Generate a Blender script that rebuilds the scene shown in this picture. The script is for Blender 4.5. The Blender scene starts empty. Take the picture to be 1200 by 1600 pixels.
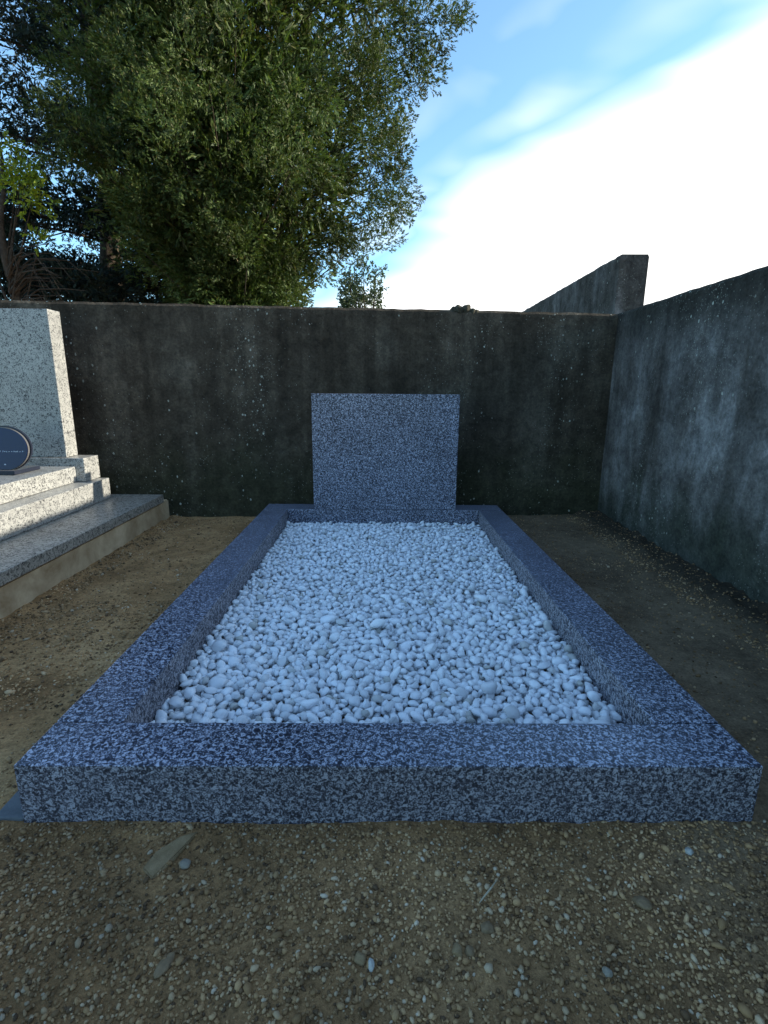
import bpy, bmesh, math, random
import numpy as np
from mathutils import Vector, Matrix, Euler, noise as mnoise

random.seed(7); rng = np.random.default_rng(7)
S = bpy.context.scene
COL = S.collection

# ------------------------------------------------------------------ camera
cam_d = bpy.data.cameras.new('camera'); cam = bpy.data.objects.new('camera', cam_d); COL.objects.link(cam)
cam_d.sensor_fit = 'HORIZONTAL'; cam_d.sensor_width = 36.0; cam_d.lens = 36.0 * 803.02 / 1200.0
cam_d.clip_start = 0.01; cam_d.clip_end = 3000
_r = Vector((0.99993423, -0.00808746, 0.00813227)); _u = Vector((-0.00605024, 0.23041356, 0.97307399))
_f = Vector((0.00974348, 0.97305919, -0.23034947))
CAM = Vector((-0.02164, -0.70577, 0.69298))
m = Matrix.Identity(4)
for i in range(3):
    m[i][0] = _r[i]; m[i][1] = _u[i]; m[i][2] = -_f[i]; m[i][3] = CAM[i]
cam.matrix_world = m
S.camera = cam
S.render.resolution_x = 768; S.render.resolution_y = 1024

# ------------------------------------------------------------------ light
SUN_AZ = math.radians(86.2)      # compass angle from +Y towards +X
SUN_EL = math.radians(19.3)
S.view_settings.view_transform = 'Standard'; S.view_settings.look = 'None'
S.view_settings.exposure = 1.15; S.view_settings.gamma = 1.0; S.view_settings.use_curve_mapping = False
sun_dir = Vector((math.sin(SUN_AZ) * math.cos(SUN_EL), math.cos(SUN_AZ) * math.cos(SUN_EL), math.sin(SUN_EL)))
sl = bpy.data.lights.new('sun', 'SUN'); sl.energy = 4.1; sl.angle = math.radians(0.6); sl.color = (1.0, 0.915, 0.77)
so = bpy.data.objects.new('sun', sl); COL.objects.link(so)
so.rotation_euler = sun_dir.to_track_quat('Z', 'Y').to_euler(); so.location = (6, 0, 6)

W = bpy.data.worlds.new('World'); S.world = W; W.use_nodes = True
nt = W.node_tree; nt.nodes.clear()
def N(nt, t, **kw):
    n = nt.nodes.new(t)
    for k, v in kw.items(): setattr(n, k, v)
    return n
def link(nt, a, b): nt.links.new(a, b)
out = N(nt, 'ShaderNodeOutputWorld'); bg = N(nt, 'ShaderNodeBackground'); bg.inputs['Strength'].default_value = 0.12
sky = N(nt, 'ShaderNodeTexSky'); sky.sky_type = 'NISHITA'; sky.sun_disc = False
sky.sun_elevation = SUN_EL; sky.sun_rotation = SUN_AZ; sky.air_density = 1.0; sky.dust_density = 0.8; sky.ozone_density = 2.0
tc = N(nt, 'ShaderNodeTexCoord')
def vmath(nt, op, a, b=None):
    n = N(nt, 'ShaderNodeVectorMath', operation=op)
    if isinstance(a, tuple): n.inputs[0].default_value = a
    else: link(nt, a, n.inputs[0])
    if b is not None:
        if isinstance(b, tuple): n.inputs[1].default_value = b
        else: link(nt, b, n.inputs[1])
    return n
def fmath(nt, op, a, b=None, clamp=False):
    n = N(nt, 'ShaderNodeMath', operation=op, use_clamp=clamp)
    for i, v in enumerate((a, b)):
        if v is None: continue
        if isinstance(v, (int, float)): n.inputs[i].default_value = v
        else: link(nt, v, n.inputs[i])
    return n.outputs[0]
def smooth(nt, v, lo, hi, to0=0.0, to1=1.0):
    n = N(nt, 'ShaderNodeMapRange', interpolation_type='SMOOTHSTEP')
    n.inputs['From Min'].default_value = lo; n.inputs['From Max'].default_value = hi
    n.inputs['To Min'].default_value = to0; n.inputs['To Max'].default_value = to1
    link(nt, v, n.inputs['Value']); return n.outputs[0]
def ramp(nt, v, stops, interp='LINEAR'):
    n = N(nt, 'ShaderNodeValToRGB'); n.color_ramp.interpolation = interp
    e = n.color_ramp.elements
    while len(e) < len(stops): e.new(0.5)
    for x, (p, c) in zip(e, stops):
        x.position = p; x.color = (c[0], c[1], c[2], 1) if not isinstance(c, (int, float)) else (c, c, c, 1)
    link(nt, v, n.inputs['Fac']); return n.outputs['Color']
def mix(nt, f, a, b, mode='MIX'):
    n = N(nt, 'ShaderNodeMix', data_type='RGBA', blend_type=mode)
    for k, v in ((0, f), (6, a), (7, b)):
        if isinstance(v, (int, float)): n.inputs[k].default_value = v
        elif isinstance(v, tuple): n.inputs[k].default_value = (v[0], v[1], v[2], 1)
        else: link(nt, v, n.inputs[k])
    return n.outputs[2]
def noise(nt, vec, scale, detail=3, rough=0.5, dist=0.0):
    n = N(nt, 'ShaderNodeTexNoise'); n.inputs['Scale'].default_value = scale; n.inputs['Detail'].default_value = detail
    n.inputs['Roughness'].default_value = rough; n.inputs['Distortion'].default_value = dist
    if vec is not None: link(nt, vec, n.inputs['Vector'])
    return n.outputs['Fac']
def mapping(nt, vec, scale=(1, 1, 1), rot=(0, 0, 0)):
    n = N(nt, 'ShaderNodeMapping'); n.inputs['Scale'].default_value = scale; n.inputs['Rotation'].default_value = rot
    link(nt, vec, n.inputs['Vector']); return n.outputs[0]
D = tc.outputs['Generated']
# one cloud bank lying towards the sun: below the great circle with normal NB
NB = (-0.5569, -0.1671, 0.8136)
dist = vmath(nt, 'DOT_PRODUCT', D, NB).outputs['Value']
st = mapping(nt, D, (1.2, 1.2, 5.0), (0.0, -0.45, 0.15))
n1 = noise(nt, st, 2.2, 2, 0.45, 0.3)
n2 = noise(nt, mapping(nt, D, (1.0, 1.0, 7.0), (0.1, -0.38, 0.3)), 1.7, 1, 0.4, 0.0)
dd = fmath(nt, 'ADD', dist, fmath(nt, 'MULTIPLY', fmath(nt, 'SUBTRACT', n1, 0.5), 0.20))
bank = smooth(nt, dd, 0.045, -0.085)
n3 = noise(nt, mapping(nt, D, (1.0, 1.0, 3.0), (0.0, -0.45, 0.15)), 3.1, 3, 0.5, 0.4)
def band(c, w, amp, nn):
    a_ = fmath(nt, 'ABSOLUTE', fmath(nt, 'SUBTRACT', dd2, c))
    return fmath(nt, 'MULTIPLY', smooth(nt, a_, w, 0.0), fmath(nt, 'MULTIPLY', nn, amp))
dd2 = fmath(nt, 'ADD', dist, fmath(nt, 'MULTIPLY', fmath(nt, 'SUBTRACT', n3, 0.5), 0.10))
b1 = band(0.055, 0.055, 0.42, smooth(nt, n3, 0.30, 0.68)); b2 = band(0.15, 0.06, 0.14, smooth(nt, n3, 0.40, 0.65))
wisp = fmath(nt, 'MULTIPLY', smooth(nt, n2, 0.52, 0.80), 0.2)
mask = fmath(nt, 'MAXIMUM', fmath(nt, 'MAXIMUM', bank, b1), fmath(nt, 'MAXIMUM', b2, wisp))
mask = fmath(nt, 'MAXIMUM', mask, 0.04, True)      # thin white veil added over the whole sky to make its light more neutral
skyc = mix(nt, 1.0, sky.outputs[0], (0.92, 1.29, 1.40), 'MULTIPLY')
link(nt, mix(nt, mask, skyc, (6.9, 6.9, 6.7)), bg.inputs['Color'])
link(nt, bg.outputs[0], out.inputs['Surface'])

# ------------------------------------------------------------------ helpers
def tag(o, label=None, cat=None, group=None, kind=None):
    if label: o['label'] = label
    if cat: o['category'] = cat
    if group: o['group'] = group
    if kind: o['kind'] = kind
    return o
def empty(name, loc, label, cat, group=None):
    o = bpy.data.objects.new(name, None); COL.objects.link(o); o.location = loc; o.empty_display_size = 0.1
    return tag(o, label, cat, group)
def finish(name, me, mats, parent=None, smooth_=False):
    """link a mesh given in world coordinates, re-based on its parent"""
    for mt in (mats if isinstance(mats, (list, tuple)) else [mats]): me.materials.append(mt)
    o = bpy.data.objects.new(name, me); COL.objects.link(o)
    if parent is not None:
        base = Vector(parent.location); q = parent
        while q.parent: q = q.parent; base += Vector(q.location)
        me.transform(Matrix.Translation(-base)); o.parent = parent
    if smooth_: me.polygons.foreach_set('use_smooth', [True] * len(me.polygons))
    me.update(); return o
def from_bm(name, bm, mats, parent=None, smooth_=False):
    me = bpy.data.meshes.new(name); bm.to_mesh(me); bm.free(); return finish(name, me, mats, parent, smooth_)
def np_mesh(name, V, F):
    V = np.asarray(V, dtype=np.float32); F = np.asarray(F, dtype=np.int32); k = F.shape[1]
    me = bpy.data.meshes.new(name); me.vertices.add(len(V)); me.vertices.foreach_set('co', V.ravel())
    me.loops.add(F.size); me.loops.foreach_set('vertex_index', F.ravel())
    me.polygons.add(len(F)); me.polygons.foreach_set('loop_start', np.arange(0, F.size, k, dtype=np.int32))
    me.update(calc_edges=True); return me
def prism(bm, poly, z0, z1):
    """vertical prism over a convex plan polygon, ccw; z can be per-vertex lists"""
    n = len(poly); zz0 = z0 if isinstance(z0, (list, tuple)) else [z0] * n; zz1 = z1 if isinstance(z1, (list, tuple)) else [z1] * n
    a = [bm.verts.new((p[0], p[1], zz0[i])) for i, p in enumerate(poly)]
    b = [bm.verts.new((p[0], p[1], zz1[i])) for i, p in enumerate(poly)]
    bm.faces.new(a[::-1]); bm.faces.new(b)
    for i in range(n): bm.faces.new((a[i], a[(i + 1) % n], b[(i + 1) % n], b[i]))
def box(name, x0, x1, y0, y1, z0, z1, mats, parent=None, bev=0.0025, seg=2, slot=None):
    bm = bmesh.new(); prism(bm, [(x0, y0), (x1, y0), (x1, y1), (x0, y1)], z0, z1)
    if slot:
        bm.faces.ensure_lookup_table()
        for f in bm.faces:
            f.normal_update(); f.material_index = slot(f.normal)
    if bev: bmesh.ops.bevel(bm, geom=bm.edges[:], offset=bev, segments=seg, profile=0.6, affect='EDGES')
    return from_bm(name, bm, mats, parent)
def tube(bm, pts, rad, sides=7):
    rings = []
    for i, p in enumerate(pts):
        p = Vector(p); d = (Vector(pts[min(i + 1, len(pts) - 1)]) - Vector(pts[max(i - 1, 0)]))
        d.normalize(); a = d.cross(Vector((0.13, 0.97, 0.21))); a.normalize(); b = d.cross(a)
        rings.append([bm.verts.new(p + (a * math.cos(t * math.tau / sides) + b * math.sin(t * math.tau / sides)) * rad[i]) for t in range(sides)])
    for i in range(len(rings) - 1):
        for t in range(sides):
            bm.faces.new((rings[i][t], rings[i][(t + 1) % sides], rings[i + 1][(t + 1) % sides], rings[i + 1][t]))
    bm.faces.new(rings[0][::-1]); bm.faces.new(rings[-1])

def material(name):
    mt = bpy.data.materials.new(name); mt.use_nodes = True; t = mt.node_tree
    b = t.nodes['Principled BSDF']; return mt, t, b
def bump(t, b, h, strength=0.4, distance=0.005):
    n = N(t, 'ShaderNodeBump'); n.inputs['Strength'].default_value = strength; n.inputs['Distance'].default_value = distance
    link(t, h, n.inputs['Height']); link(t, n.outputs[0], b.inputs['Normal'])

# ------------------------------------------------------------------ materials
def granite(name, dark, mid, light, scale, lo, hi, rough, bmp=0.0, dist=1.6, cut=0.5):
    mt, t, b = material(name); c = N(t, 'ShaderNodeTexCoord').outputs['Object']
    n = noise(t, c, scale, 2.5, 0.62, dist)
    n_b = noise(t, c, scale * 2.3, 2, 0.6, 1.0)
    v = fmath(t, 'ADD', n, fmath(t, 'MULTIPLY', fmath(t, 'SUBTRACT', n_b, 0.5), 0.45))
    col = ramp(t, v, [(lo, dark), (cut, mid), (hi, light)])
    big = noise(t, c, 5.0, 3, 0.6)
    col = mix(t, 1.0, col, ramp(t, big, [(0.3, 0.82), (0.7, 1.12)]), 'MULTIPLY')
    link(t, col, b.inputs['Base Color'])
    b.inputs['Roughness'].default_value = rough; b.inputs['IOR'].default_value = 1.5
    rr = ramp(t, v, [(lo, rough * 1.3), (hi, rough * 0.8)]); link(t, rr, b.inputs['Roughness'])
    if bmp: bump(t, b, v, bmp, 0.002)
    return mt
M_gp = granite('polished_blue_grey_granite', (0.012, 0.014, 0.026), (0.060, 0.067, 0.105), (0.44, 0.46, 0.56), 165, 0.42, 0.61, 0.26, 0.0, 1.0)
M_gf = granite('honed_front_lit_granite', (0.020, 0.019, 0.028), (0.10, 0.098, 0.122), (0.44, 0.43, 0.48), 170, 0.40, 0.62, 0.45, 0.15, 1.1)  # honed front faces, same stone; the greyer light they get is put into colour
M_gs = granite('sawn_blue_grey_granite', (0.030, 0.030, 0.040), (0.165, 0.165, 0.20), (0.45, 0.44, 0.48), 165, 0.40, 0.62, 0.6, 0.5, 1.0)
M_gl = granite('light_grey_granite', (0.03, 0.03, 0.032), (0.235, 0.235, 0.225), (0.38, 0.38, 0.35), 100, 0.37, 0.56, 0.32, 0.0, 1.5, 0.46)
M_gd = granite('weathered_grey_granite', (0.035, 0.033, 0.030), (0.19, 0.18, 0.155), (0.36, 0.34, 0.30), 70, 0.36, 0.56, 0.42, 0.2, 1.8, 0.45)

def wall_mat(name, side, dark_top=True):
    mt, t, b = material(name); c = N(t, 'ShaderNodeTexCoord').outputs['Object']
    sep = N(t, 'ShaderNodeSeparateXYZ'); link(t, c, sep.inputs[0]); z = sep.outputs['Z']
    streak = noise(t, mapping(t, c, (1, 1, 0.22)), 5.0, 4, 0.6, 0.4)
    blot = noise(t, c, 3.1, 4, 0.6, 0.3)
    fine = noise(t, c, 85, 4, 0.7)
    mid = noise(t, c, 18, 4, 0.65, 0.5)
    if side:
        col = ramp(t, fmath(t, 'MULTIPLY', fmath(t, 'ADD', streak, blot), 0.5), [(0.38, (0.060, 0.052, 0.044)), (0.50, (0.132, 0.120, 0.110)), (0.61, (0.27, 0.255, 0.245))])
        # black growth below the coping, pale washed band below it
        zz = fmath(t, 'ADD', z, fmath(t, 'MULTIPLY', streak, 0.5))
        if not dark_top: col = mix(t, 0.55, col, (0.045, 0.042, 0.036))
        if dark_top: col = mix(t, smooth(t, zz, 1.06, 1.34), col, (0.036, 0.033, 0.027))
        col = mix(t, smooth(t, zz, 0.62, 0.34, 0, 0.75), col, (0.045, 0.052, 0.036))
    else:
        col = ramp(t, fmath(t, 'MULTIPLY', fmath(t, 'ADD', streak, blot), 0.5), [(0.36, (0.036, 0.028, 0.019)), (0.52, (0.066, 0.053, 0.038)), (0.66, (0.115, 0.098, 0.074))])
        zz = fmath(t, 'ADD', z, fmath(t, 'MULTIPLY', blot, 0.5))
        col = mix(t, smooth(t, zz, 0.75, 0.40, 0, 0.55), col, (0.028, 0.034, 0.014))
    col = mix(t, 1.0, col, ramp(t, mid, [(0.3, 0.62), (0.7, 1.35)]), 'MULTIPLY')
    drip = noise(t, mapping(t, c, (1, 1, 0.05)), 17.0, 3, 0.65)
    col = mix(t, smooth(t, fmath(t, 'ADD', z, blot), 0.7, 1.3, 0.25, 0.9), col, mix(t, 1.0, col, ramp(t, drip, [(0.36, 0.76), (0.62, 1.16)]), 'MULTIPLY'))
    col = mix(t, 1.0, col, ramp(t, fine, [(0.25, 0.55), (0.75, 1.45)]), 'MULTIPLY')
    # pale lichen spots and exposed chips
    vo = N(t, 'ShaderNodeTexVoronoi'); vo.inputs['Scale'].default_value = 52; link(t, mapping(t, c, (1, 1, 0.75)), vo.inputs['Vector'])
    cs = N(t, 'ShaderNodeSeparateColor'); link(t, vo.outputs['Color'], cs.inputs[0])
    dens = noise(t, mapping(t, c, (1, 1, 0.5)), 2.6, 3, 0.6)
    pick = fmath(t, 'GREATER_THAN', fmath(t, 'ADD', cs.outputs[0], fmath(t, 'MULTIPLY', dens, 3.2)), 2.30)
    size = fmath(t, 'MULTIPLY', fmath(t, 'POWER', cs.outputs[1], 1.6), 0.27)
    wob = fmath(t, 'ADD', vo.outputs['Distance'], fmath(t, 'MULTIPLY', fmath(t, 'SUBTRACT', noise(t, c, 190, 2), 0.5), 0.42))
    spot = fmath(t, 'MULTIPLY', pick, smooth(t, fmath(t, 'SUBTRACT', wob, size), 0.03, -0.02))
    v2 = N(t, 'ShaderNodeTexVoronoi'); v2.inputs['Scale'].default_value = 120; link(t, c, v2.inputs['Vector'])
    c2 = N(t, 'ShaderNodeSeparateColor'); link(t, v2.outputs['Color'], c2.inputs[0])
    sp2 = fmath(t, 'MULTIPLY', fmath(t, 'GREATER_THAN', fmath(t, 'ADD', c2.outputs[0], dens), 1.42), smooth(t, v2.outputs['Distance'], 0.36, 0.2))
    col = mix(t, fmath(t, 'MULTIPLY', sp2, 0.55), col, (0.30, 0.30, 0.26))
    col = mix(t, fmath(t, 'MULTIPLY', spot, cs.outputs[2]), col, (0.46, 0.47, 0.40))
    link(t, col, b.inputs['Base Color']); b.inputs['Roughness'].default_value = 0.95; b.inputs['Specular IOR Level'].default_value = 0.2
    hh = fmath(t, 'ADD', fine, fmath(t, 'ADD', fmath(t, 'MULTIPLY', mid, 1.5), fmath(t, 'MULTIPLY', spot, 0.5)))
    bump(t, b, hh, 0.6, 0.008)
    return mt
M_wr = wall_mat('blackened_render', False); M_ws = wall_mat('streaked_render', True); M_wt = wall_mat('grey_old_render', True, False)

def ground_mat():
    mt, t, b = material('sandy_gravelly_soil'); c = N(t, 'ShaderNodeTexCoord').outputs['Object']
    a = noise(t, c, 3.0, 5, 0.6, 0.3); g = noise(t, c, 160, 4, 0.75); md = noise(t, c, 28, 4, 0.65)
    sep = N(t, 'ShaderNodeSeparateXYZ'); link(t, c, sep.inputs[0])
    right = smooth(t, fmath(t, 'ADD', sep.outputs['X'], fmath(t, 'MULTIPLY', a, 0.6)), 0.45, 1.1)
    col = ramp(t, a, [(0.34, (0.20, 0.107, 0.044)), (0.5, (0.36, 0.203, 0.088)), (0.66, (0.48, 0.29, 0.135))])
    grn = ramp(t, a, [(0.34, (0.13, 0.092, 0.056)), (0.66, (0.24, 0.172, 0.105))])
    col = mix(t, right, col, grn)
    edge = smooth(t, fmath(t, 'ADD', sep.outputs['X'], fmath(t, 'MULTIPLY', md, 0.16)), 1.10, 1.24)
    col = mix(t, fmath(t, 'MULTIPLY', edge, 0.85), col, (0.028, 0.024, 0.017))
    fr = smooth(t, fmath(t, 'ADD', sep.outputs['Y'], fmath(t, 'MULTIPLY', a, 0.3)), 0.25, -0.0)
    col = mix(t, fmath(t, 'MULTIPLY', fr, 0.55), col, (0.23, 0.130, 0.058))
    col = mix(t, 1.0, col, ramp(t, md, [(0.3, 0.72), (0.7, 1.25)]), 'MULTIPLY')
    col = mix(t, 1.0, col, ramp(t, g, [(0.25, 0.5), (0.75, 1.5)]), 'MULTIPLY')
    link(t, col, b.inputs['Base Color']); b.inputs['Roughness'].default_value = 0.95; b.inputs['Specular IOR Level'].default_value = 0.2
    bump(t, b, fmath(t, 'ADD', g, md), 0.9, 0.006)
    return mt
M_ground = ground_mat()

def island_mat(name, stops, rough, spec=0.5, bumpscale=None, objrand=True, translucent=None, patch=None):
    mt, t, b = material(name)
    g = N(t, 'ShaderNodeNewGeometry'); oi = N(t, 'ShaderNodeObjectInfo')
    v = g.outputs['Random Per Island']
    if objrand: v = fmath(t, 'FRACT', fmath(t, 'ADD', v, oi.outputs['Random']))
    col = ramp(t, v, stops)
    c = N(t, 'ShaderNodeTexCoord').outputs['Object']
    if patch: col = mix(t, 1.0, col, ramp(t, noise(t, c, patch[0], 3, 0.55), [(0.35, patch[1]), (0.65, patch[2])]), 'MULTIPLY')
    link(t, col, b.inputs['Base Color']); b.inputs['Roughness'].default_value = rough; b.inputs['Specular IOR Level'].default_value = spec
    if bumpscale: bump(t, b, noise(t, c, bumpscale, 3, 0.6), 0.25, 0.002)
    if translucent:
        o = t.nodes['Material Output']; tr = N(t, 'ShaderNodeBsdfTranslucent'); mx = N(t, 'ShaderNodeMixShader')
        link(t, mix(t, 1.0, col, translucent, 'MULTIPLY'), tr.inputs['Color'])
        mx.inputs[0].default_value = 0.2; link(t, b.outputs[0], mx.inputs[1]); link(t, tr.outputs[0], mx.inputs[2]); link(t, mx.outputs[0], o.inputs['Surface'])
    return mt
M_pebble = island_mat('white_marble_pebble', [(0.0, (0.46, 0.45, 0.42)), (0.07, (0.66, 0.67, 0.70)), (0.5, (0.80, 0.82, 0.87)), (1.0, (0.87, 0.88, 0.91))], 0.55, 0.4, 90, True, None, (30, 0.9, 1.04))
M_grit = island_mat('mixed_river_grit', [(0.0, (0.085, 0.05, 0.026)), (0.35, (0.27, 0.156, 0.068)), (0.75, (0.40, 0.246, 0.118)), (0.95, (0.44, 0.31, 0.18)), (1.0, (0.48, 0.39, 0.28))], 0.8, 0.3, None, True, None, (3.5, 0.6, 1.3))
M_leafA = island_mat('cypress_scale_leaves', [(0.0, (0.028, 0.047, 0.013)), (0.5, (0.055, 0.088, 0.022)), (0.88, (0.095, 0.135, 0.034)), (1.0, (0.15, 0.125, 0.06))], 0.6, 0.3, None, False, (1.6, 1.7, 0.8), (1.1, 0.6, 1.5))
M_leafB = island_mat('dark_fir_needles', [(0.0, (0.009, 0.018, 0.016)), (0.6, (0.018, 0.034, 0.027)), (1.0, (0.036, 0.056, 0.038))], 0.6, 0.3, None, False, (1.3, 1.5, 1.0), (1.0, 0.7, 1.2))
M_leafC = island_mat('bright_young_leaves', [(0.0, (0.10, 0.15, 0.012)), (1.0, (0.28, 0.34, 0.03))], 0.55, 0.3, None, False, (1.6, 1.8, 0.6), None)
M_leafD = island_mat('dull_olive_leaves', [(0.0, (0.035, 0.05, 0.02)), (1.0, (0.09, 0.12, 0.06))], 0.55, 0.3, None, False, (1.5, 1.6, 0.9), None)
def plain(name, c0, c1, scale, rough, bs=0.3, dist=0.004, spec=0.3):
    mt, t, b = material(name); c = N(t, 'ShaderNodeTexCoord').outputs['Object']
    n = noise(t, c, scale, 5, 0.65, 0.4); link(t, ramp(t, n, [(0.32, c0), (0.68, c1)]), b.inputs['Base Color'])
    b.inputs['Roughness'].default_value = rough; b.inputs['Specular IOR Level'].default_value = spec
    if bs: bump(t, b, fmath(t, 'ADD', n, noise(t, c, scale * 9, 3, 0.6)), bs, dist)
    return mt
M_bark = plain('brown_bark', (0.03, 0.022, 0.016), (0.09, 0.07, 0.05), 14, 0.95, 0.8, 0.02)
M_plinth = plain('ochre_stained_concrete', (0.27, 0.185, 0.10), (0.58, 0.46, 0.30), 6, 0.9, 0.4, 0.004)
M_foot = plain('grey_mortar', (0.11, 0.12, 0.13), (0.19, 0.205, 0.215), 20, 0.85, 0.3)
M_moss = plain('dry_brown_moss', (0.05, 0.045, 0.03), (0.13, 0.12, 0.085), 60, 1.0, 1.0, 0.01)
M_tan = plain('tan_limestone', (0.19, 0.125, 0.062), (0.31, 0.215, 0.115), 40, 0.8, 0.4)
M_greystone = plain('grey_river_stone', (0.19, 0.16, 0.12), (0.31, 0.27, 0.205), 50, 0.6, 0.2)
M_brownstone = plain('brown_river_stone', (0.15, 0.095, 0.05), (0.27, 0.185, 0.10), 50, 0.6, 0.2)
M_palestone = plain('pale_stone', (0.36, 0.35, 0.31), (0.50, 0.49, 0.44), 50, 0.6, 0.2)
M_navy = plain('navy_polished_glass', (0.005, 0.012, 0.055), (0.006, 0.014, 0.062), 4, 0.25, 0, 0, 0.35)
M_rim = plain('pale_bevelled_edge', (0.10, 0.10, 0.10), (0.13, 0.13, 0.13), 30, 0.25, 0)
M_letter = plain('silver_lettering', (0.45, 0.5, 0.6), (0.6, 0.65, 0.72), 30, 0.4, 0)
M_base = plain('plaque_base_dark', (0.015, 0.018, 0.03), (0.02, 0.025, 0.04), 30, 0.3, 0)
M_straw = plain('dry_straw', (0.34, 0.29, 0.20), (0.46, 0.40, 0.29), 30, 0.6, 0)

# ------------------------------------------------------------------ setting: ground
def fbm(x, y, s, seed=0.0):
    return mnoise.fractal(Vector((x * s + seed, y * s - seed, seed * 0.37)), 1.0, 2.1, 4)
def rear_y(x): return 2.125 + 0.045 * x
def gh(x, y):
    h = 0.006 * fbm(x, y, 3.0, 5.1) + 0.003 * fbm(x, y, 17.0, 2.2)
    if x > 1.0 and x < 1.3 and y < 2.3:       # crumbly ledge of soil against the side wall
        k = min(1.0, max(0.0, (x + 0.05 * fbm(x, y, 6, 9.0) - 1.09) / 0.05)); h += k * (0.022 + 0.016 * fbm(x, y, 22, 3.3))
    d = abs(y + 0.02)
    if -0.03 < y < 0.0 and abs(x) < 0.62: h += 0.004 * max(0, 0.3 + fbm(x, y, 25, 8.8))
    if -1.19 < x < -1.08: h += 0.012 * (1 - abs(x + 1.15) / 0.07) * max(0, 0.6 + fbm(x, y, 14, 7.7)) if abs(x + 1.15) < 0.07 else 0
    return h
def axis_coords(lo, hi, step, far):
    a = list(np.arange(lo, hi + 1e-6, step)); s = step; v = hi
    while v < far: s *= 1.35; v += s; a.append(v)
    s = step; v = lo; pre = []
    while v > -far: s *= 1.35; v -= s; pre.append(v)
    return np.array(pre[::-1] + a)
gx = axis_coords(-1.5, 1.35, 0.0125, 900); gy = axis_coords(-0.9, 2.3, 0.0125, 900)
V = []
for y in gy:
    for x in gx: V.append((x, y, gh(x, y) if (-2 < x < 2 and -1.5 < y < 2.5) else 0.0))
nx, ny = len(gx), len(gy)
I = np.arange(nx * ny).reshape(ny, nx)
F = np.stack([I[:-1, :-1], I[:-1, 1:], I[1:, 1:], I[1:, :-1]], -1).reshape(-1, 4)
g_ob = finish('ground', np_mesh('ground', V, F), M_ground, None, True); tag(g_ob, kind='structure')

# ------------------------------------------------------------------ walls
def wall(name, A, B, thick, zA, zB, mat, side, label, seed, step=0.03, rough=0.0035):
    """upright wall whose visible face runs from A to B; thickness goes to 'side' of it"""
    A = Vector((A[0], A[1], 0)); B = Vector((B[0], B[1], 0)); L = (B - A).length; n = max(2, int(L / step)); u = (B - A) / L
    nrm = Vector((-u.y, u.x, 0)) * side
    bm = bmesh.new(); prev = None; nz = 6
    for i in range(n + 1):
        s = L * i / n; P = A + u * s; zt = zA + (zB - zA) * i / n
        jt = rough * fbm(s, 0.3, 9, seed) + 0.5 * rough * fbm(s, 1.3, 40, seed)
        jb = rough * fbm(s, 5.3, 9, seed)
        prof = []
        for k in range(nz + 1):
            z = -0.1 + (zt - 0.012 + 0.1) * k / nz
            prof.append(P + Vector((0, 0, z + (jt if k == nz else 0))) + nrm * 0.003 * fbm(s, z, 3, seed))
        prof.append(P + nrm * (0.008) + Vector((0, 0, zt + jt)))
        prof.append(P + nrm * (thick - 0.008) + Vector((0, 0, zt + jb)))
        prof.append(P + nrm * thick + Vector((0, 0, zt - 0.012 + jb)))
        prof.append(P + nrm * thick + Vector((0, 0, -0.1)))
        ring = [bm.verts.new(v) for v in prof]
        if prev:
            for k in range(len(ring) - 1): bm.faces.new((prev[k], ring[k], ring[k + 1], prev[k + 1]))
        else: bm.faces.new(ring)
        prev = ring
    bm.faces.new(prev[::-1]); bmesh.ops.recalc_face_normals(bm, faces=bm.faces[:])
    o = from_bm(name, bm, mat, None); return tag(o, label, 'wall')
w1 = wall('rear_wall', (-9.0, rear_y(-9.0)), (1.243, rear_y(1.243)), 0.15, 1.155, 1.099, M_wr, 1,
     'low blackened rendered wall behind the headstones, spotted with lichen', 1.0)
w2 = wall('side_wall', (1.245, rear_y(1.245) + 0.145), (1.205, -7.0), 0.16, 1.101, 1.11, M_ws, 1,
     'grey streaked rendered wall running along the right side of the plot', 2.0)
w3 = wall('tall_wall', (1.287, 2.335), (1.375, 9.5), 0.158, 1.426, 1.432, M_wt, -1,
     'taller weathered wall rising beyond the corner behind the rear wall', 3.0, rough=0.005)
# lump of dried moss on the coping of the rear wall
lump = empty('moss_tuft', (0.40, rear_y(0.4) + 0.02, 1.105), 'small lumpy brown moss tuft growing on top of the rear wall', 'moss')
bm = bmesh.new()
for (dx, dz, r) in ((-0.045, 0.0, 0.022), (-0.02, 0.006, 0.026), (0.02, 0.008, 0.026), (0.05, -0.003, 0.020), (0.075, -0.006, 0.015)):
    mm = bmesh.ops.create_icosphere(bm, subdivisions=3, radius=r, matrix=Matrix.Translation((0.41 + dx, rear_y(0.4) + 0.018, 1.100 + dz)))
    for v in mm['verts']: v.co += v.normal * 0.35 * r * mnoise.noise(v.co * 60)
from_bm('moss', bm, M_moss, lump, True)

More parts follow.
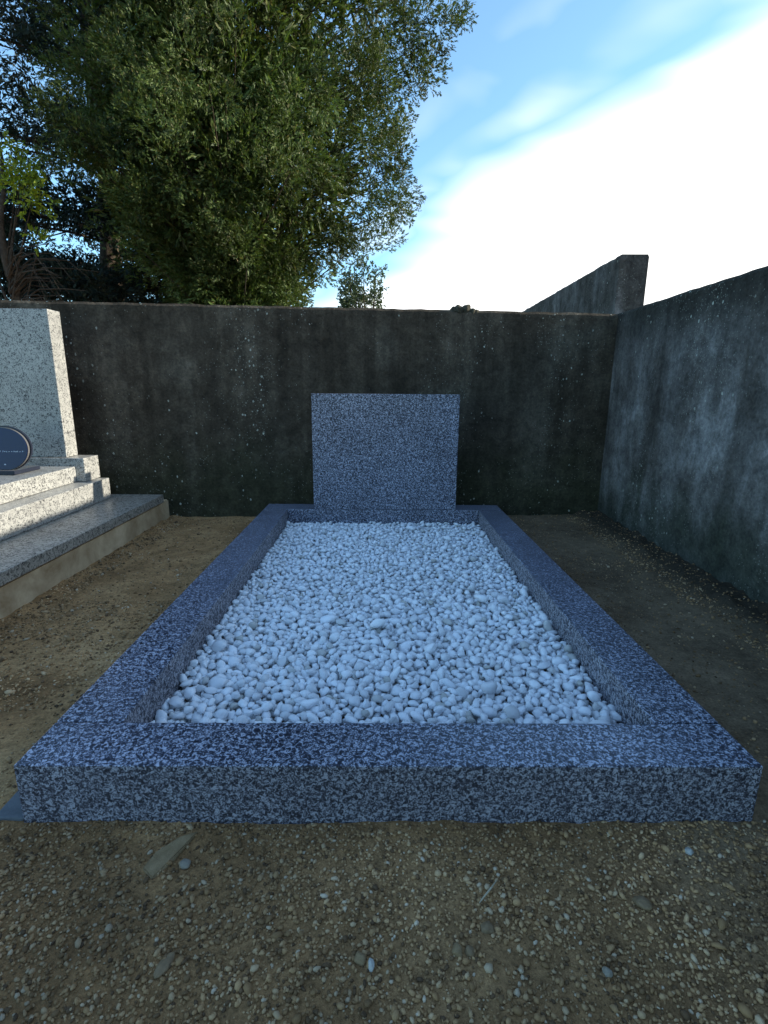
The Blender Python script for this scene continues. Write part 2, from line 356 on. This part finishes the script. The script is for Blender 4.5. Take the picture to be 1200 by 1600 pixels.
# ------------------------------------------------------------------ the new grave
L_, HF, BW, BF = 1.936, 0.1085, 0.119, 0.110
grave = empty('grave_surround', (0, 0, 0), 'blue grey granite grave surround with plain headstone holding white pebbles', 'grave')
G = [M_gp, M_gs, M_gf]
sl_in = lambda sx: (lambda n: 1 if n.x * sx > 0.5 else 0)
sl_fr = lambda n: 2 if n.y < -0.5 or abs(n.x) > 0.5 else 0
box('front_kerb', -0.6, 0.6, 0.0, BF, -0.02, HF, G, grave, 0.0022, slot=sl_fr)
box('rear_kerb', -0.6, 0.6, L_ - 0.125, L_, -0.02, HF, G, grave, 0.0022)
box('side_kerb', -0.6, -0.6 + BW, BF + 0.003, L_ - 0.128, -0.02, HF, G, grave, 0.0022, slot=sl_in(1))
box('side_kerb', 0.6 - BW, 0.6, BF + 0.003, L_ - 0.128, -0.02, HF, G, grave, 0.0022, slot=sl_in(-1))
hs = box('headstone', -0.349, 0.363, L_ - 0.123, L_ - 0.053, HF + 0.0015, 0.676, G, grave, 0.002)
box('footing', -0.652, -0.6015, 0.004, 0.16, -0.05, 0.006, M_foot, grave, 0.003)

# ------------------------------------------------------------------ pebbles
def pebble_shape(seed, subdiv, rough=0.27):
    bm = bmesh.new(); bmesh.ops.create_icosphere(bm, subdivisions=subdiv, radius=1.0)
    rs = random.Random(seed); off = Vector((rs.uniform(0, 50), rs.uniform(0, 50), rs.uniform(0, 50)))
    sc = Vector((rs.uniform(1.05, 1.45), rs.uniform(0.82, 1.05), rs.uniform(0.55, 0.78)))
    for v in bm.verts:
        d = v.co.copy(); k = 1 + rough * 1.6 * mnoise.noise(d * 0.9 + off) + rough * 0.5 * mnoise.noise(d * 2.2 + off)
        v.co = Vector((d.x * sc.x, d.y * sc.y, d.z * sc.z)) * k
    # worn facets
    for _ in range(rs.choice((4, 5, 6))):
        n = Vector((rs.gauss(0, 1), rs.gauss(0, 1), rs.gauss(0, 1))).normalized(); lim = rs.uniform(0.45, 0.70)
        for v in bm.verts:
            e = v.co.dot(n) - lim
            if e > 0: v.co -= n * e * 0.93
    V = np.array([v.co[:] for v in bm.verts]); F = np.array([[v.index for v in f.verts] for f in bm.faces]); bm.free()
    return V, F
def rand_rot(n, tilt=None):
    """random rotation matrices; tilt limits lean of local z from world z"""
    a = rng.uniform(0, 2 * np.pi, n); R = np.zeros((n, 3, 3)); ca, sa = np.cos(a), np.sin(a)
    Z = np.zeros((n, 3, 3)); Z[:, 0, 0] = ca; Z[:, 0, 1] = -sa; Z[:, 1, 0] = sa; Z[:, 1, 1] = ca; Z[:, 2, 2] = 1
    t = np.abs(rng.normal(0, tilt, n)); b = rng.uniform(0, 2 * np.pi, n); ax = np.stack([np.cos(b), np.sin(b), 0 * b], -1)
    c, s = np.cos(t), np.sin(t); K = np.zeros((n, 3, 3))
    K[:, 0, 2] = ax[:, 1]; K[:, 1, 2] = -ax[:, 0]; K[:, 2, 0] = -ax[:, 1]; K[:, 2, 1] = ax[:, 0]
    R = np.eye(3)[None] + s[:, None, None] * K + (1 - c)[:, None, None] * (K @ K)
    return R @ Z
def scatter_mesh(name, P, sizes, tilt, variants, lib):
    """one joined mesh of stones"""
    Vs, Fs, base = [], [], 0; R = rand_rot(len(P), tilt); ids = rng.integers(0, len(lib), len(P))
    for k, (v, f) in enumerate(lib):
        sel = np.where(ids == k)[0]
        if not len(sel): continue
        X = np.einsum('nij,vj->nvi', R[sel], v) * sizes[sel][:, None, None] + P[sel][:, None, :]
        Fk = f[None] + (np.arange(len(sel)) * len(v))[:, None, None] + base
        Vs.append(X.reshape(-1, 3)); Fs.append(Fk.reshape(-1, 3)); base += len(sel) * len(v)
    return np_mesh(name, np.concatenate(Vs), np.concatenate(Fs))

bx0, bx1, by0, by1 = -0.6 + BW, 0.6 - BW, BF, L_ - 0.125
cell = 0.03; grid = {}
stones = []
def rest_z(x, y, r):
    z = 0.012 + r * 0.5; i, j = int(x / cell + 100), int(y / cell + 100)
    for a in (-1, 0, 1):
        for b in (-1, 0, 1):
            for (X, Y, Z, Q) in grid.get((i + a, j + b), ()):
                d2 = (X - x) ** 2 + (Y - y) ** 2; s = (Q + r) * 0.93
                if d2 < s * s:
                    zz = Z + math.sqrt(s * s - d2) * 0.72
                    if zz > z: z = zz
    return z
LEVEL = 0.054
fails = 0
while len(stones) < 13000 and fails < 4000:
    r = 0.0087 * math.exp(random.gauss(0, 0.20)); r = min(max(r, 0.0062), 0.0165)
    if len(stones) % 300 == 7: r = 0.018
    best = None
    for _ in range(7):
        x = random.uniform(bx0 + r * 0.7, bx1 - r * 0.7); y = random.uniform(by0 + r * 0.7, by1 - r * 0.7)
        z = rest_z(x, y, r)
        if best is None or z < best[2]: best = (x, y, z)
    x, y, z = best
    for _ in range(10):                                # roll downhill
        a = random.uniform(0, math.tau); q = r * 0.5; X = x + q * math.cos(a); Y = y + q * math.sin(a)
        if bx0 + r * 0.7 < X < bx1 - r * 0.7 and by0 + r * 0.7 < Y < by1 - r * 0.7:
            Z = rest_z(X, Y, r)
            if Z < z: x, y, z = X, Y, Z
    lvl = LEVEL + 0.006 * fbm(x, y, 2.2, 4.0) + 0.004
    if z > lvl: fails += 1; continue
    stones.append((x, y, z, r)); grid.setdefault((int(x / cell + 100), int(y / cell + 100)), []).append((x, y, z, r))
# a few larger pebbles seen in the photograph
stones += [(0.405, 0.165, 0.060, 0.020), (0.43, 0.135, 0.056, 0.0155), (0.22, 0.30, 0.062, 0.016), (-0.02, 0.62, 0.060, 0.017), (0.30, 0.80, 0.060, 0.017)]
ST = np.array(stones)
print('pebbles', len(ST))
bed = empty('pebble_bed', (0, BF, 0.012), 'bed of white marble pebbles filling the blue grey granite surround', 'pebbles')
# visibility: drop stones that sit well below the surface layer near the camera side are hidden; keep all
score = ST[:, 2] * 9 - ST[:, 1]            # near and on top
order = np.argsort(-(np.where(ST[:, 2] > 0.040, 10, 0) - ST[:, 1] + ST[:, 3] * 8))
near, rest = order[:300], order[300:]
libN = [pebble_shape(100 + i, 2) for i in range(14)]
pm = []
for (v, f) in libN:
    me = np_mesh('pebble', v * 0.0088 * 1.20, f); me.polygons.foreach_set('use_smooth', [True] * len(f)); me.materials.append(M_pebble); pm.append(me)
RR = rand_rot(300, 0.7)
for i, k in enumerate(near):
    x, y, z, r = ST[k]; o = bpy.data.objects.new('pebble', pm[i % 14]); COL.objects.link(o); o.parent = bed
    o.location = Vector((x, y, z)) - Vector(bed.location); o.rotation_euler = Matrix(RR[i].tolist()).to_euler(); s = r / 0.0088; o.scale = (s, s, s)
Rm = ST[rest]; far = Rm[:, 1] > 0.8
lib2 = [pebble_shape(200 + i, 2) for i in range(10)]; lib1 = [pebble_shape(300 + i, 1, 0.12) for i in range(10)]
lo = (Rm[:, 2] < 0.034) | (Rm[:, 1] > 0.85)
m1 = scatter_mesh('pebble_fill', Rm[~lo][:, :3], Rm[~lo][:, 3] * 1.19, 0.7, 10, lib2)
tag(finish('pebble_fill', m1, M_pebble, bed, True), kind='stuff')
m2 = scatter_mesh('pebble_underlayer', Rm[lo][:, :3], Rm[lo][:, 3] * 1.19, 0.7, 10, lib1)
tag(finish('pebble_backfill', m2, M_pebble, bed, True), kind='stuff')

# ------------------------------------------------------------------ older tomb on the left
YB = lambda x, d: rear_y(x) - d
tomb = empty('family_tomb', (-2.2, 1.0, 0), 'stepped light grey granite tomb with tall stele on an ochre concrete plinth', 'tomb')
bm = bmesh.new(); prism(bm, [(-3.25, -0.6), (-1.176, -0.6), (-1.176, 2.062), (-3.25, 1.975)], -0.05, 0.103)
bmesh.ops.bevel(bm, geom=bm.edges[:], offset=0.006, segments=2, affect='EDGES'); from_bm('plinth', bm, M_plinth, tomb)
box('lower_slab', -3.22, -1.166, -0.57, 1.978, 0.1045, 0.146, M_gd, tomb, 0.003)
box('middle_step', -3.02, -1.393, -0.35, 1.885, 0.1475, 0.250, M_gl, tomb, 0.003)
box('upper_step', -2.93, -1.484, -0.25, 1.762, 0.2515, 0.325, M_gl, tomb, 0.003)
box('stele_base', -2.97, -1.441, 1.7635, 1.895, 0.2515, 0.364, M_gl, tomb, 0.003)
box('stele', -2.86, -1.533, 1.787, 1.882, 0.3655, 1.041, M_gl, tomb, 0.003)
# navy memorial plaque standing on the upper step
pq = empty('memorial_plaque', (-1.70, 1.53, 0.3265), 'navy blue oval memorial plaque standing on the left tomb', 'plaque')
def disc(name, cx, cz, rx, rz, zcut, y0, y1, mat, parent, lean=0.12, bev=0.0):
    bm = bmesh.new(); pts = []
    for k in range(64):
        a = math.tau * k / 64; x = cx + rx * math.cos(a); z = cz + rz * math.sin(a)
        if z < zcut: continue
        pts.append((x, z))
    a0 = math.asin((zcut - cz) / rz); pts = [(cx + rx * math.cos(a0 + (math.pi - 2 * a0) * k / 60), cz + rz * math.sin(a0 + (math.pi - 2 * a0) * k / 60)) for k in range(61)]
    F0 = [bm.verts.new((x, y0 + (z - zcut) * lean, z)) for x, z in pts]; F1 = [bm.verts.new((x, y1 + (z - zcut) * lean, z)) for x, z in pts]
    bm.faces.new(F0); bm.faces.new(F1[::-1]); n = len(pts)
    for i in range(n): bm.faces.new((F0[(i + 1) % n], F0[i], F1[i], F1[(i + 1) % n]))
    bmesh.ops.recalc_face_normals(bm, faces=bm.faces[:]); return from_bm(name, bm, mat, parent)
disc('rim', -1.655, 0.432, 0.1155, 0.0935, 0.345, 1.520, 1.530, M_rim, pq)
disc('panel', -1.655, 0.432, 0.113, 0.091, 0.3455, 1.516, 1.5185, M_navy, pq)
disc('backing', -1.652, 0.434, 0.119, 0.097, 0.345, 1.5315, 1.541, M_base, pq)
box('plaque_base', -1.78, -1.585, 1.490, 1.66, 0.3265, 0.3435, [M_base, M_rim], pq, 0.001, 1, slot=lambda n: 1 if n.z > 0.5 else 0)
bm = bmesh.new()      # tiny engraved line of script and a small mark below, too small to read in the photograph
def stroke(bm, x0, z0, x1, z1, w=0.0016):
    d = Vector((x1 - x0, 0, z1 - z0)).normalized(); n = Vector((-d.z, 0, d.x)) * w / 2
    ps = [Vector((x0, 0, z0)) + n, Vector((x0, 0, z0)) - n, Vector((x1, 0, z1)) - n, Vector((x1, 0, z1)) + n]
    for p in ps: p.y = 1.5155 + (p.z - 0.3455) * 0.12
    bm.faces.new([bm.verts.new(p) for p in ps])
rs = random.Random(3); x = -1.73
while x < -1.560:
    h = rs.choice((0.004, 0.006, 0.004)); z0 = 0.4205
    stroke(bm, x, z0, x + rs.uniform(0.001, 0.003), z0 + h); stroke(bm, x + 0.002, z0 + h * rs.random(), x + 0.005, z0 + h * rs.random(), 0.0012)
    x += rs.choice((0.0065, 0.0075, 0.011))
stroke(bm, -1.644, 0.367, -1.636, 0.367, 0.003); stroke(bm, -1.641, 0.369, -1.639, 0.371)
from_bm('lettering', bm, M_letter, pq)

# ------------------------------------------------------------------ grit and stones on the ground
libG = [pebble_shape(400 + i, 1, 0.25) for i in range(12)]
def grit(name, boxes, mat, kind='stuff'):
    P, Sz = [], []
    for (x0, x1, y0, y1, n, r0, sg) in boxes:
        X = rng.uniform(x0, x1, n); Y = rng.uniform(y0, y1, n); r = np.clip(r0 * np.exp(rng.normal(0, sg, n)), 0.0009, 0.011)
        for x, y, q in zip(X, Y, r):
            if -0.66 < x < 0.61 and -0.002 < y < L_ + 0.01: continue
            if x < -1.165 or x > 1.235 or y > rear_y(x): continue
            if fbm(x, y, 6, 3.7) < -0.25 and q < 0.003 and random.random() < 0.6: continue
            P.append((x, y, gh(x, y) + q * 0.42)); Sz.append(q)
    me = scatter_mesh(name, np.array(P), np.array(Sz), 0.5, 12, libG); o = finish(name, me, mat, None, False); return tag(o, 'loose brown grit and small stones strewn over the soil', 'gravel', None, kind)
# icosphere level 1 = 80 triangles is too heavy for grit: use a 20-face one
def tiny(seed):
    bm = bmesh.new(); bmesh.ops.create_icosphere(bm, subdivisions=1, radius=1.0); rs = random.Random(seed)
    sc = (rs.uniform(1.0, 1.5), rs.uniform(0.75, 1.0), rs.uniform(0.5, 0.8))
    for v in bm.verts: v.co = Vector((v.co.x * sc[0], v.co.y * sc[1], v.co.z * sc[2])) * rs.uniform(0.8, 1.2)
    V = np.array([v.co[:] for v in bm.verts]); F = np.array([[v.index for v in f.verts] for f in bm.faces]); bm.free(); return V, F
libG = [tiny(i) for i in range(16)]
grit('gravel', [(-0.85, 0.85, -0.55, 0.0, 40000, 0.0020, 0.34), (-0.8, 0.8, -0.5, 0.0, 230, 0.0044, 0.25),
                (-1.17, -0.6, 0.0, 2.1, 7000, 0.0018, 0.45), (-1.17, -1.06, 0.3, 2.05, 1800, 0.0026, 0.4), (-1.15, -0.6, 0.3, 0.9, 2600, 0.0024, 0.4),
                (0.6, 1.23, 0.0, 2.2, 5000, 0.0017, 0.45), (1.03, 1.12, 0.3, 2.1, 1500, 0.0020, 0.4), (1.10, 1.235, 0.3, 2.18, 300, 0.0026, 0.4)], M_grit)
def stone(label, x, y, rx, ry, rz, ang, mat, seed, name='stone', flat=False):
    bm = bmesh.new(); bmesh.ops.create_icosphere(bm, subdivisions=3, radius=1.0); rs = random.Random(seed); off = Vector((seed, seed * 2.1, 3))
    for v in bm.verts:
        d = v.co.copy(); k = 1 + 0.28 * mnoise.noise(d * 1.1 + off) + 0.10 * mnoise.noise(d * 3 + off)
        v.co = Vector((d.x * rx, d.y * ry, d.z * rz)) * k
        if flat and v.co.z > rz * 0.5: v.co.z = rz * 0.5 + (v.co.z - rz * 0.5) * 0.15
    bmesh.ops.rotate(bm, verts=bm.verts[:], matrix=Matrix.Rotation(ang, 3, 'Z'))
    me = bpy.data.meshes.new(name); bm.to_mesh(me); bm.free(); me.materials.append(mat); me.polygons.foreach_set('use_smooth', [True] * len(me.polygons))
    o = bpy.data.objects.new(name, me); COL.objects.link(o); o.location = (x, y, gh(x, y) + rz * 0.35); return tag(o, label, 'stone')
bm = bmesh.new(); FP = [(0.031, 0.038), (0.004, 0.028), (-0.024, 0.004), (-0.033, -0.025), (-0.010, -0.040), (0.006, -0.014), (0.020, 0.014)]
prism(bm, [(x * 0.98, y * 0.98) for x, y in FP], -0.004, [0.004, 0.006, 0.005, 0.006, 0.003, 0.005, 0.004])
bmesh.ops.recalc_face_normals(bm, faces=bm.faces[:]); bmesh.ops.bevel(bm, geom=bm.edges[:], offset=0.0018, segments=2, affect='EDGES')
for v in bm.verts: v.co += Vector((mnoise.noise(v.co * 90), mnoise.noise(v.co * 90 + Vector((5, 5, 5))), 0.4 * mnoise.noise(v.co * 120))) * 0.002
fo = from_bm('stone_flake', bm, M_tan); fo.location = (-0.336, -0.062, gh(-0.336, -0.062) + 0.001); fo.rotation_euler = (0.05, -0.06, 0)
tag(fo, 'flat broken tan limestone flake on gravel in front of the left kerb', 'stone')
stone('small pale grey round stone touching the tan limestone flake', -0.309, -0.075, 0.008, 0.008, 0.006, 0.3, M_greystone, 12)
stone('long brown stone half buried at the lower left of the gravel', -0.283, -0.215, 0.016, 0.008, 0.003, 1.2, M_brownstone, 13)
stone('tan round pebble, left one of the touching pair near the bottom', -0.042, -0.210, 0.0070, 0.0075, 0.006, 0.4, M_tan, 14)
stone('small pale pebble, right one of the touching pair near the bottom', -0.028, -0.217, 0.0040, 0.0075, 0.005, 0.1, M_palestone, 15)
stone('dark tan pebble lying beside a brown one right of centre', 0.081, -0.200, 0.0065, 0.0075, 0.006, 0.1, M_tan, 16)
stone('brown pebble lying right beside the dark tan pebble', 0.097, -0.200, 0.006, 0.0065, 0.006, 0.9, M_brownstone, 17)
stone('brown oval stone just above the pair of pebbles right of centre', 0.126, -0.170, 0.0095, 0.0075, 0.006, 0.2, M_brownstone, 18)
stone('olive brown oval stone alone on the gravel at the right', 0.348, -0.138, 0.0125, 0.009, 0.007, -0.6, M_brownstone, 19)
stone('small white round stone nearest the right end of the kerb', 0.462, -0.055, 0.006, 0.0065, 0.005, 0.2, M_palestone, 20)
stone('light grey round pebble at the bottom right of the gravel', 0.262, -0.225, 0.0065, 0.006, 0.005, 0.2, M_greystone, 21)
bm = bmesh.new(); tube(bm, [(0.120, -0.142, 0.007), (0.129, -0.134, 0.010), (0.140, -0.124, 0.012), (0.151, -0.109, 0.008)], [0.0006, 0.0012, 0.0012, 0.0005], 5)
tag(from_bm('straw', bm, M_straw), 'short curved pale straw lying on the gravel', 'straw')

# ------------------------------------------------------------------ trees beyond the wall
def leaf_mesh(name, P, Dv, length, width, per, spread, twist=0.6):
    """P sprays at points with direction Dv; each spray is a fan of narrow leaf blades"""
    n = len(P); Dn = Dv / np.linalg.norm(Dv, axis=1, keepdims=True)
    rnd = rng.normal(size=(n, 3)); Nn = np.cross(Dn, rnd); Nn /= np.linalg.norm(Nn, axis=1, keepdims=True); B = np.cross(Nn, Dn)
    out = []
    for k in range(per):
        s = k / max(1, per - 1); sg = 1 if k % 2 else -1
        along = rng.uniform(0.0, 1.0, n) * length * 0.9
        ang = sg * rng.uniform(0.25, 1.0, n) * spread * (1 - 0.4 * s)
        lw = length * rng.uniform(0.35, 0.65, n); wd = width * rng.uniform(0.7, 1.3, n)
        b = P + Dn * along[:, None]
        d = Dn * np.cos(ang)[:, None] + B * np.sin(ang)[:, None] + Nn * rng.normal(0, 0.22, (n, 1)); d /= np.linalg.norm(d, axis=1, keepdims=True)
        nn = Nn + rng.normal(0, twist, (n, 3)); side = np.cross(d, nn); side /= np.linalg.norm(side, axis=1, keepdims=True)
        tip = b + d * lw[:, None]; mid = b + d * (lw * 0.55)[:, None]
        out.append(np.stack([b, mid + side * (wd / 2)[:, None], tip, mid - side * (wd / 2)[:, None]], 1))
    X = np.concatenate(out).reshape(-1, 3); F = np.arange(len(X)).reshape(-1, 4)
    return np_mesh(name, X, F)
def clump_sprays(C, R, n_per, up, outc, flat=1.0, jitter=0.6, shell=0.5):
    """C clump centres, R radii, outc axis point for outward direction"""
    Ps, Ds = [], []
    for c, r in zip(C, R):
        n = max(4, int(n_per * (r / 0.4) ** 2)); d = rng.normal(size=(n, 3)); d /= np.linalg.norm(d, axis=1, keepdims=True)
        rad = r * rng.uniform(shell, 1.0, n) ** 0.5; o = d * rad[:, None]; o[:, 2] *= flat
        axis = np.array([c[0] - outc[0], c[1] - outc[1], 0.0]); axis /= (np.linalg.norm(axis) + 1e-6)
        Ps.append(c + o); Ds.append(d * 0.7 + axis * 0.5 + np.array([0, 0, up]) + rng.normal(0, jitter, (n, 3)))
    return np.concatenate(Ps), np.concatenate(Ds)
def limb_mesh(base_fn, C, R, rad0=0.05, drop=0.25):
    bm = bmesh.new()
    for c, r in zip(C, R):
        t = base_fn(c); e = Vector(c); t = Vector(t); mid = (t + e) / 2 + Vector((0, 0, drop * random.uniform(-0.3, 1.0)))
        L = (e - t).length; q = rad0 * (0.4 + 0.2 * L)
        tube(bm, [t, t.lerp(mid, 0.5) + Vector((0, 0, 0.04)), mid, mid.lerp(e, 0.5), e], [q, q * 0.8, q * 0.6, q * 0.4, q * 0.15], 5)
    return bm
def trunk_mesh(x, y, h, r, lean=(0, 0)):
    bm = bmesh.new(); n = 10
    tube(bm, [(x + lean[0] * k / n + 0.05 * math.sin(k * 1.7), y + lean[1] * k / n + 0.05 * math.cos(k * 1.3), -0.1 + h * k / n) for k in range(n + 1)],
         [r * (1.25 if k == 0 else 1) * (1 - 0.88 * k / n) for k in range(n + 1)], 12)
    return bm

def tassels(C, R, n_per, axis_xy, up, length=1.5, width=0.5, lean=0.6):
    """each branch end is a tapering flame of sprays with its own direction"""
    Ps, Ds = [], []
    for c, r in zip(C, R):
        n = max(5, int(n_per * (r / 0.4) ** 2)); o = np.array([c[0] - axis_xy[0], c[1] - axis_xy[1], 0.0]); o /= (np.linalg.norm(o) + 1e-6)
        d = o * lean + np.array([0, 0, up + random.gauss(0, 0.35)]) + rng.normal(0, 0.3, 3); d /= np.linalg.norm(d)
        t = rng.uniform(-0.5, 0.5, n); g = rng.normal(size=(n, 3)); g -= (g @ d)[:, None] * d; g /= np.linalg.norm(g, axis=1, keepdims=True)
        w = r * width * (1.0 - 0.75 * (t + 0.5) ** 1.5) * rng.uniform(0.25, 1.0, n) ** 0.5 * 1.5
        Ps.append(c + d * (t * r * length)[:, None] + g * w[:, None]); Ds.append(d * 0.9 + g * 0.8 + rng.normal(0, 0.3, (n, 3)))
    return np.concatenate(Ps), np.concatenate(Ds)
# 1. the big cypress
TX, TY = -2.45, 8.6
def prof_x(z):   # right-hand reach of the crown at the trunk's depth, read off the outline
    return np.interp(z, [0.3, 1.9, 2.2, 2.5, 2.9, 3.1, 3.7, 4.3, 4.9, 5.3, 5.8, 6.4, 7.5, 9.0, 10.5], [-1.25, -0.95, -0.8, -0.55, -0.25, 0.15, 0.75, 0.55, 0.5, 0.75, 1.15, 1.5, 1.45, 0.6, -1.4])
def crownR(z): return prof_x(z) - TX - 0.50 - np.interp(z, [2.4, 3.2], [0.25, 0.0])
def crown_pt(z, a, q):
    R0 = crownR(z); Rl = min(R0, 2.25); k = 0.5 + 0.5 * math.cos(a); rr = (R0 * k + Rl * (1 - k)) * q
    return (TX + rr * math.cos(a), TY + rr * math.sin(a), z)
C, R, Cb, Rb = [], [], [], []
for _ in range(128):              # boughs on the seen side: each a cluster of tassels standing clear of its neighbours
    z = random.uniform(0.6, 8.6); a = random.uniform(-math.pi - 0.15, 0.45); b = crown_pt(z, a, random.uniform(0.60, 1.0))
    for _k in range(10):
        C.append((b[0] + random.gauss(0, 0.20), b[1] + random.gauss(0, 0.20), b[2] + random.gauss(0, 0.22))); R.append(random.uniform(0.17, 0.33))
for _ in range(760):              # inner mass and far side
    z = random.uniform(0.4, 10.0); a = random.uniform(0, math.tau); q = random.uniform(0.1, 0.66) if math.sin(a) < 0.1 else random.uniform(0.3, 0.88)
    Cb.append(crown_pt(z, a, q)); Rb.append(random.uniform(0.3, 0.5))
# branch ends that make the outline on the right
for (x, z, r) in ((1.52, 6.30, 0.24), (1.35, 6.05, 0.26), (1.10, 5.75, 0.26), (1.18, 5.50, 0.22), (0.78, 5.25, 0.22), (0.60, 4.80, 0.26), (0.68, 4.45, 0.2),
                  (0.72, 3.85, 0.24), (0.62, 3.55, 0.24), (0.38, 3.25, 0.24), (0.10, 3.02, 0.18), (-0.28, 3.02, 0.2), (-0.55, 2.65, 0.2), (0.5, 4.1, 0.25), (0.85, 5.6, 0.25), (0.55, 6.1, 0.35), (0.42, 3.95, 0.32), (0.30, 3.55, 0.3), (0.15, 3.75, 0.32), (0.45, 4.35, 0.32), (0.35, 4.75, 0.32), (0.02, 3.40, 0.26), (0.75, 5.9, 0.32), (0.5, 5.3, 0.32), (0.95, 6.3, 0.3)):
    for _k in range(4):
        C.append((x - 0.36 + random.gauss(0, 0.09), TY - random.uniform(-0.3, 0.5), z + random.gauss(0, 0.1))); R.append(r)
C = np.array(C); R = np.array(R); Cb = np.array(Cb); Rb = np.array(Rb)
cyp = empty('cypress_tree', (TX, TY, 0), 'large dense green cypress rising beyond the rear wall', 'tree')
from_bm('trunk', trunk_mesh(TX, TY, 9.6, 0.30), M_bark, cyp, True)
from_bm('limbs', limb_mesh(lambda c: (TX, TY, max(0.3, c[2] - 0.9 - random.random() * 1.2)), C[::9], R[::9], 0.02), M_bark, cyp)
P, Dv = tassels(C, R, 128, (TX, TY), 0.10, 1.8, 0.5)
finish('crown', leaf_mesh('crown', P, Dv, 0.085, 0.012, 9, 0.6, 0.5), M_leafA, cyp)
P, Dv = clump_sprays(Cb, Rb, 40, 0.1, (TX, TY), 1.1)
finish('inner_foliage', leaf_mesh('inner_foliage', P, Dv, 0.22, 0.026, 10, 0.4), M_leafA, cyp)

# 2. dark fir behind it on the left, its boughs in loose tiers
FX, FY = -5.6, 11.0
C, R = [], []
while len(C) < 820:
    z = random.uniform(0.8, 10.5) if random.random() < 0.7 else random.uniform(1.2, 4.0); a = random.uniform(0, math.tau); Rm_ = np.interp(z, [0.5, 2, 6, 9, 11.5], [3.3, 3.6, 3.4, 2.5, 0.6])
    tier = math.sin(z * 5.2 + a * 1.3)
    if tier < -0.1: continue
    q = random.uniform(0.1, 1.0) ** 0.5; r = random.uniform(0.25, 0.48)
    C.append((FX + Rm_ * q * math.cos(a), FY + Rm_ * q * math.sin(a), z - 0.28 * q)); R.append(r)
C = np.array(C); R = np.array(R)
fir = empty('fir_tree', (FX, FY, 0), 'dark bluish fir with sky showing through, left behind the cypress', 'tree')
from_bm('trunk', trunk_mesh(FX, FY, 11.0, 0.28), M_bark, fir, True)
from_bm('limbs', limb_mesh(lambda c: (FX, FY, max(0.3, c[2] + 0.1)), C[::4], R[::4], 0.028, 0.1), M_bark, fir)
P, Dv = clump_sprays(C, R, 55, -0.35, (FX, FY), 0.5, 0.5, 0.1)
finish('crown', leaf_mesh('crown', P, Dv, 0.20, 0.030, 8, 0.9), M_leafB, fir)

# 3. young broad-leaved tree at the far left with bare lower branches
BX, BY = -5.35, 7.1
brd = empty('young_tree', (BX, BY, 0), 'slim young tree with bright green leaves at the far left', 'tree')
from_bm('trunk', trunk_mesh(BX, BY, 4.2, 0.10, (0.25, 0)), M_bark, brd, True)
C, R = [], []
for (x, z, r) in ((-4.95, 3.55, 0.26), (-4.8, 3.3, 0.26), (-4.6, 3.1, 0.24), (-5.05, 3.8, 0.22), (-4.75, 3.5, 0.2), (-4.7, 2.65, 0.14), (-5.5, 3.5, 0.3), (-5.7, 4.0, 0.3), (-5.75, 3.0, 0.25)):
    C.append((x, BY + random.uniform(-0.25, 0.25), z)); R.append(r)
C = np.array(C); R = np.array(R)
from_bm('limbs', limb_mesh(lambda c: (BX + 0.1, BY, max(0.8, c[2] - 1.3)), C, R, 0.03, 0.1), M_bark, brd)
P, Dv = clump_sprays(C, R, 130, 0.1, (BX, BY), 0.8, 0.7, 0.0)
finish('crown', leaf_mesh('crown', P, Dv, 0.12, 0.024, 7, 0.9), M_leafC, brd)
bm = bmesh.new()          # arching bare twigs
for i in range(46):
    z0 = random.uniform(1.1, 2.3); a = random.uniform(-0.9, 0.9); L = random.uniform(0.5, 1.25); p0 = Vector((BX + 0.1, BY, z0)); dr = Vector((math.cos(a), math.sin(a) * 0.7, 0))
    tube(bm, [p0, p0 + dr * L * 0.4 + Vector((0, 0, 0.25)), p0 + dr * L * 0.75 + Vector((0, 0, 0.25)), p0 + dr * L + Vector((0, 0, 0.0 + random.uniform(-0.15, 0.3)))], [0.014, 0.009, 0.006, 0.003], 4)
from_bm('bare_twigs', bm, M_bark, brd)

# 4. low shrub whose top just clears the wall under the cypress
SX, SY = -0.18, 5.2
shr = empty('shrub', (SX, SY, 0), 'small dull olive shrub just clearing the rear wall right of the cypress', 'shrub')
bm = bmesh.new(); ends = []
for i in range(9):
    a = random.uniform(0, math.tau); e = Vector((SX + 0.18 * math.cos(a) , SY + 0.18 * math.sin(a), random.uniform(1.75, 2.08)))
    if i == 0: e = Vector((SX - 0.02, SY, 2.06))
    tube(bm, [(SX, SY, -0.05), (SX + (e.x - SX) * 0.3, SY + (e.y - SY) * 0.3, 0.9), ((e.x * 2 + SX) / 3, (e.y * 2 + SY) / 3, 1.35), e], [0.016, 0.012, 0.008, 0.003], 5); ends.append(e)
from_bm('branches', bm, M_bark, shr)
C = np.array([tuple(e - Vector((0, 0, random.uniform(0, 0.5)))) for e in ends for _ in range(4)]); R = np.full(len(C), 0.10)
P, Dv = clump_sprays(C, R, 420, 0.3, (SX, SY), 1.0, 0.7, 0.0)
finish('foliage', leaf_mesh('foliage', P, Dv, 0.055, 0.016, 6, 1.1), M_leafD, shr)

# 5. distant belt of trees and hedge behind them, one unbroken mass seen only through gaps
print('tris', {o.name: len(o.data.polygons) for o in bpy.data.objects if o.type == 'MESH' and len(o.data.polygons) > 20000})
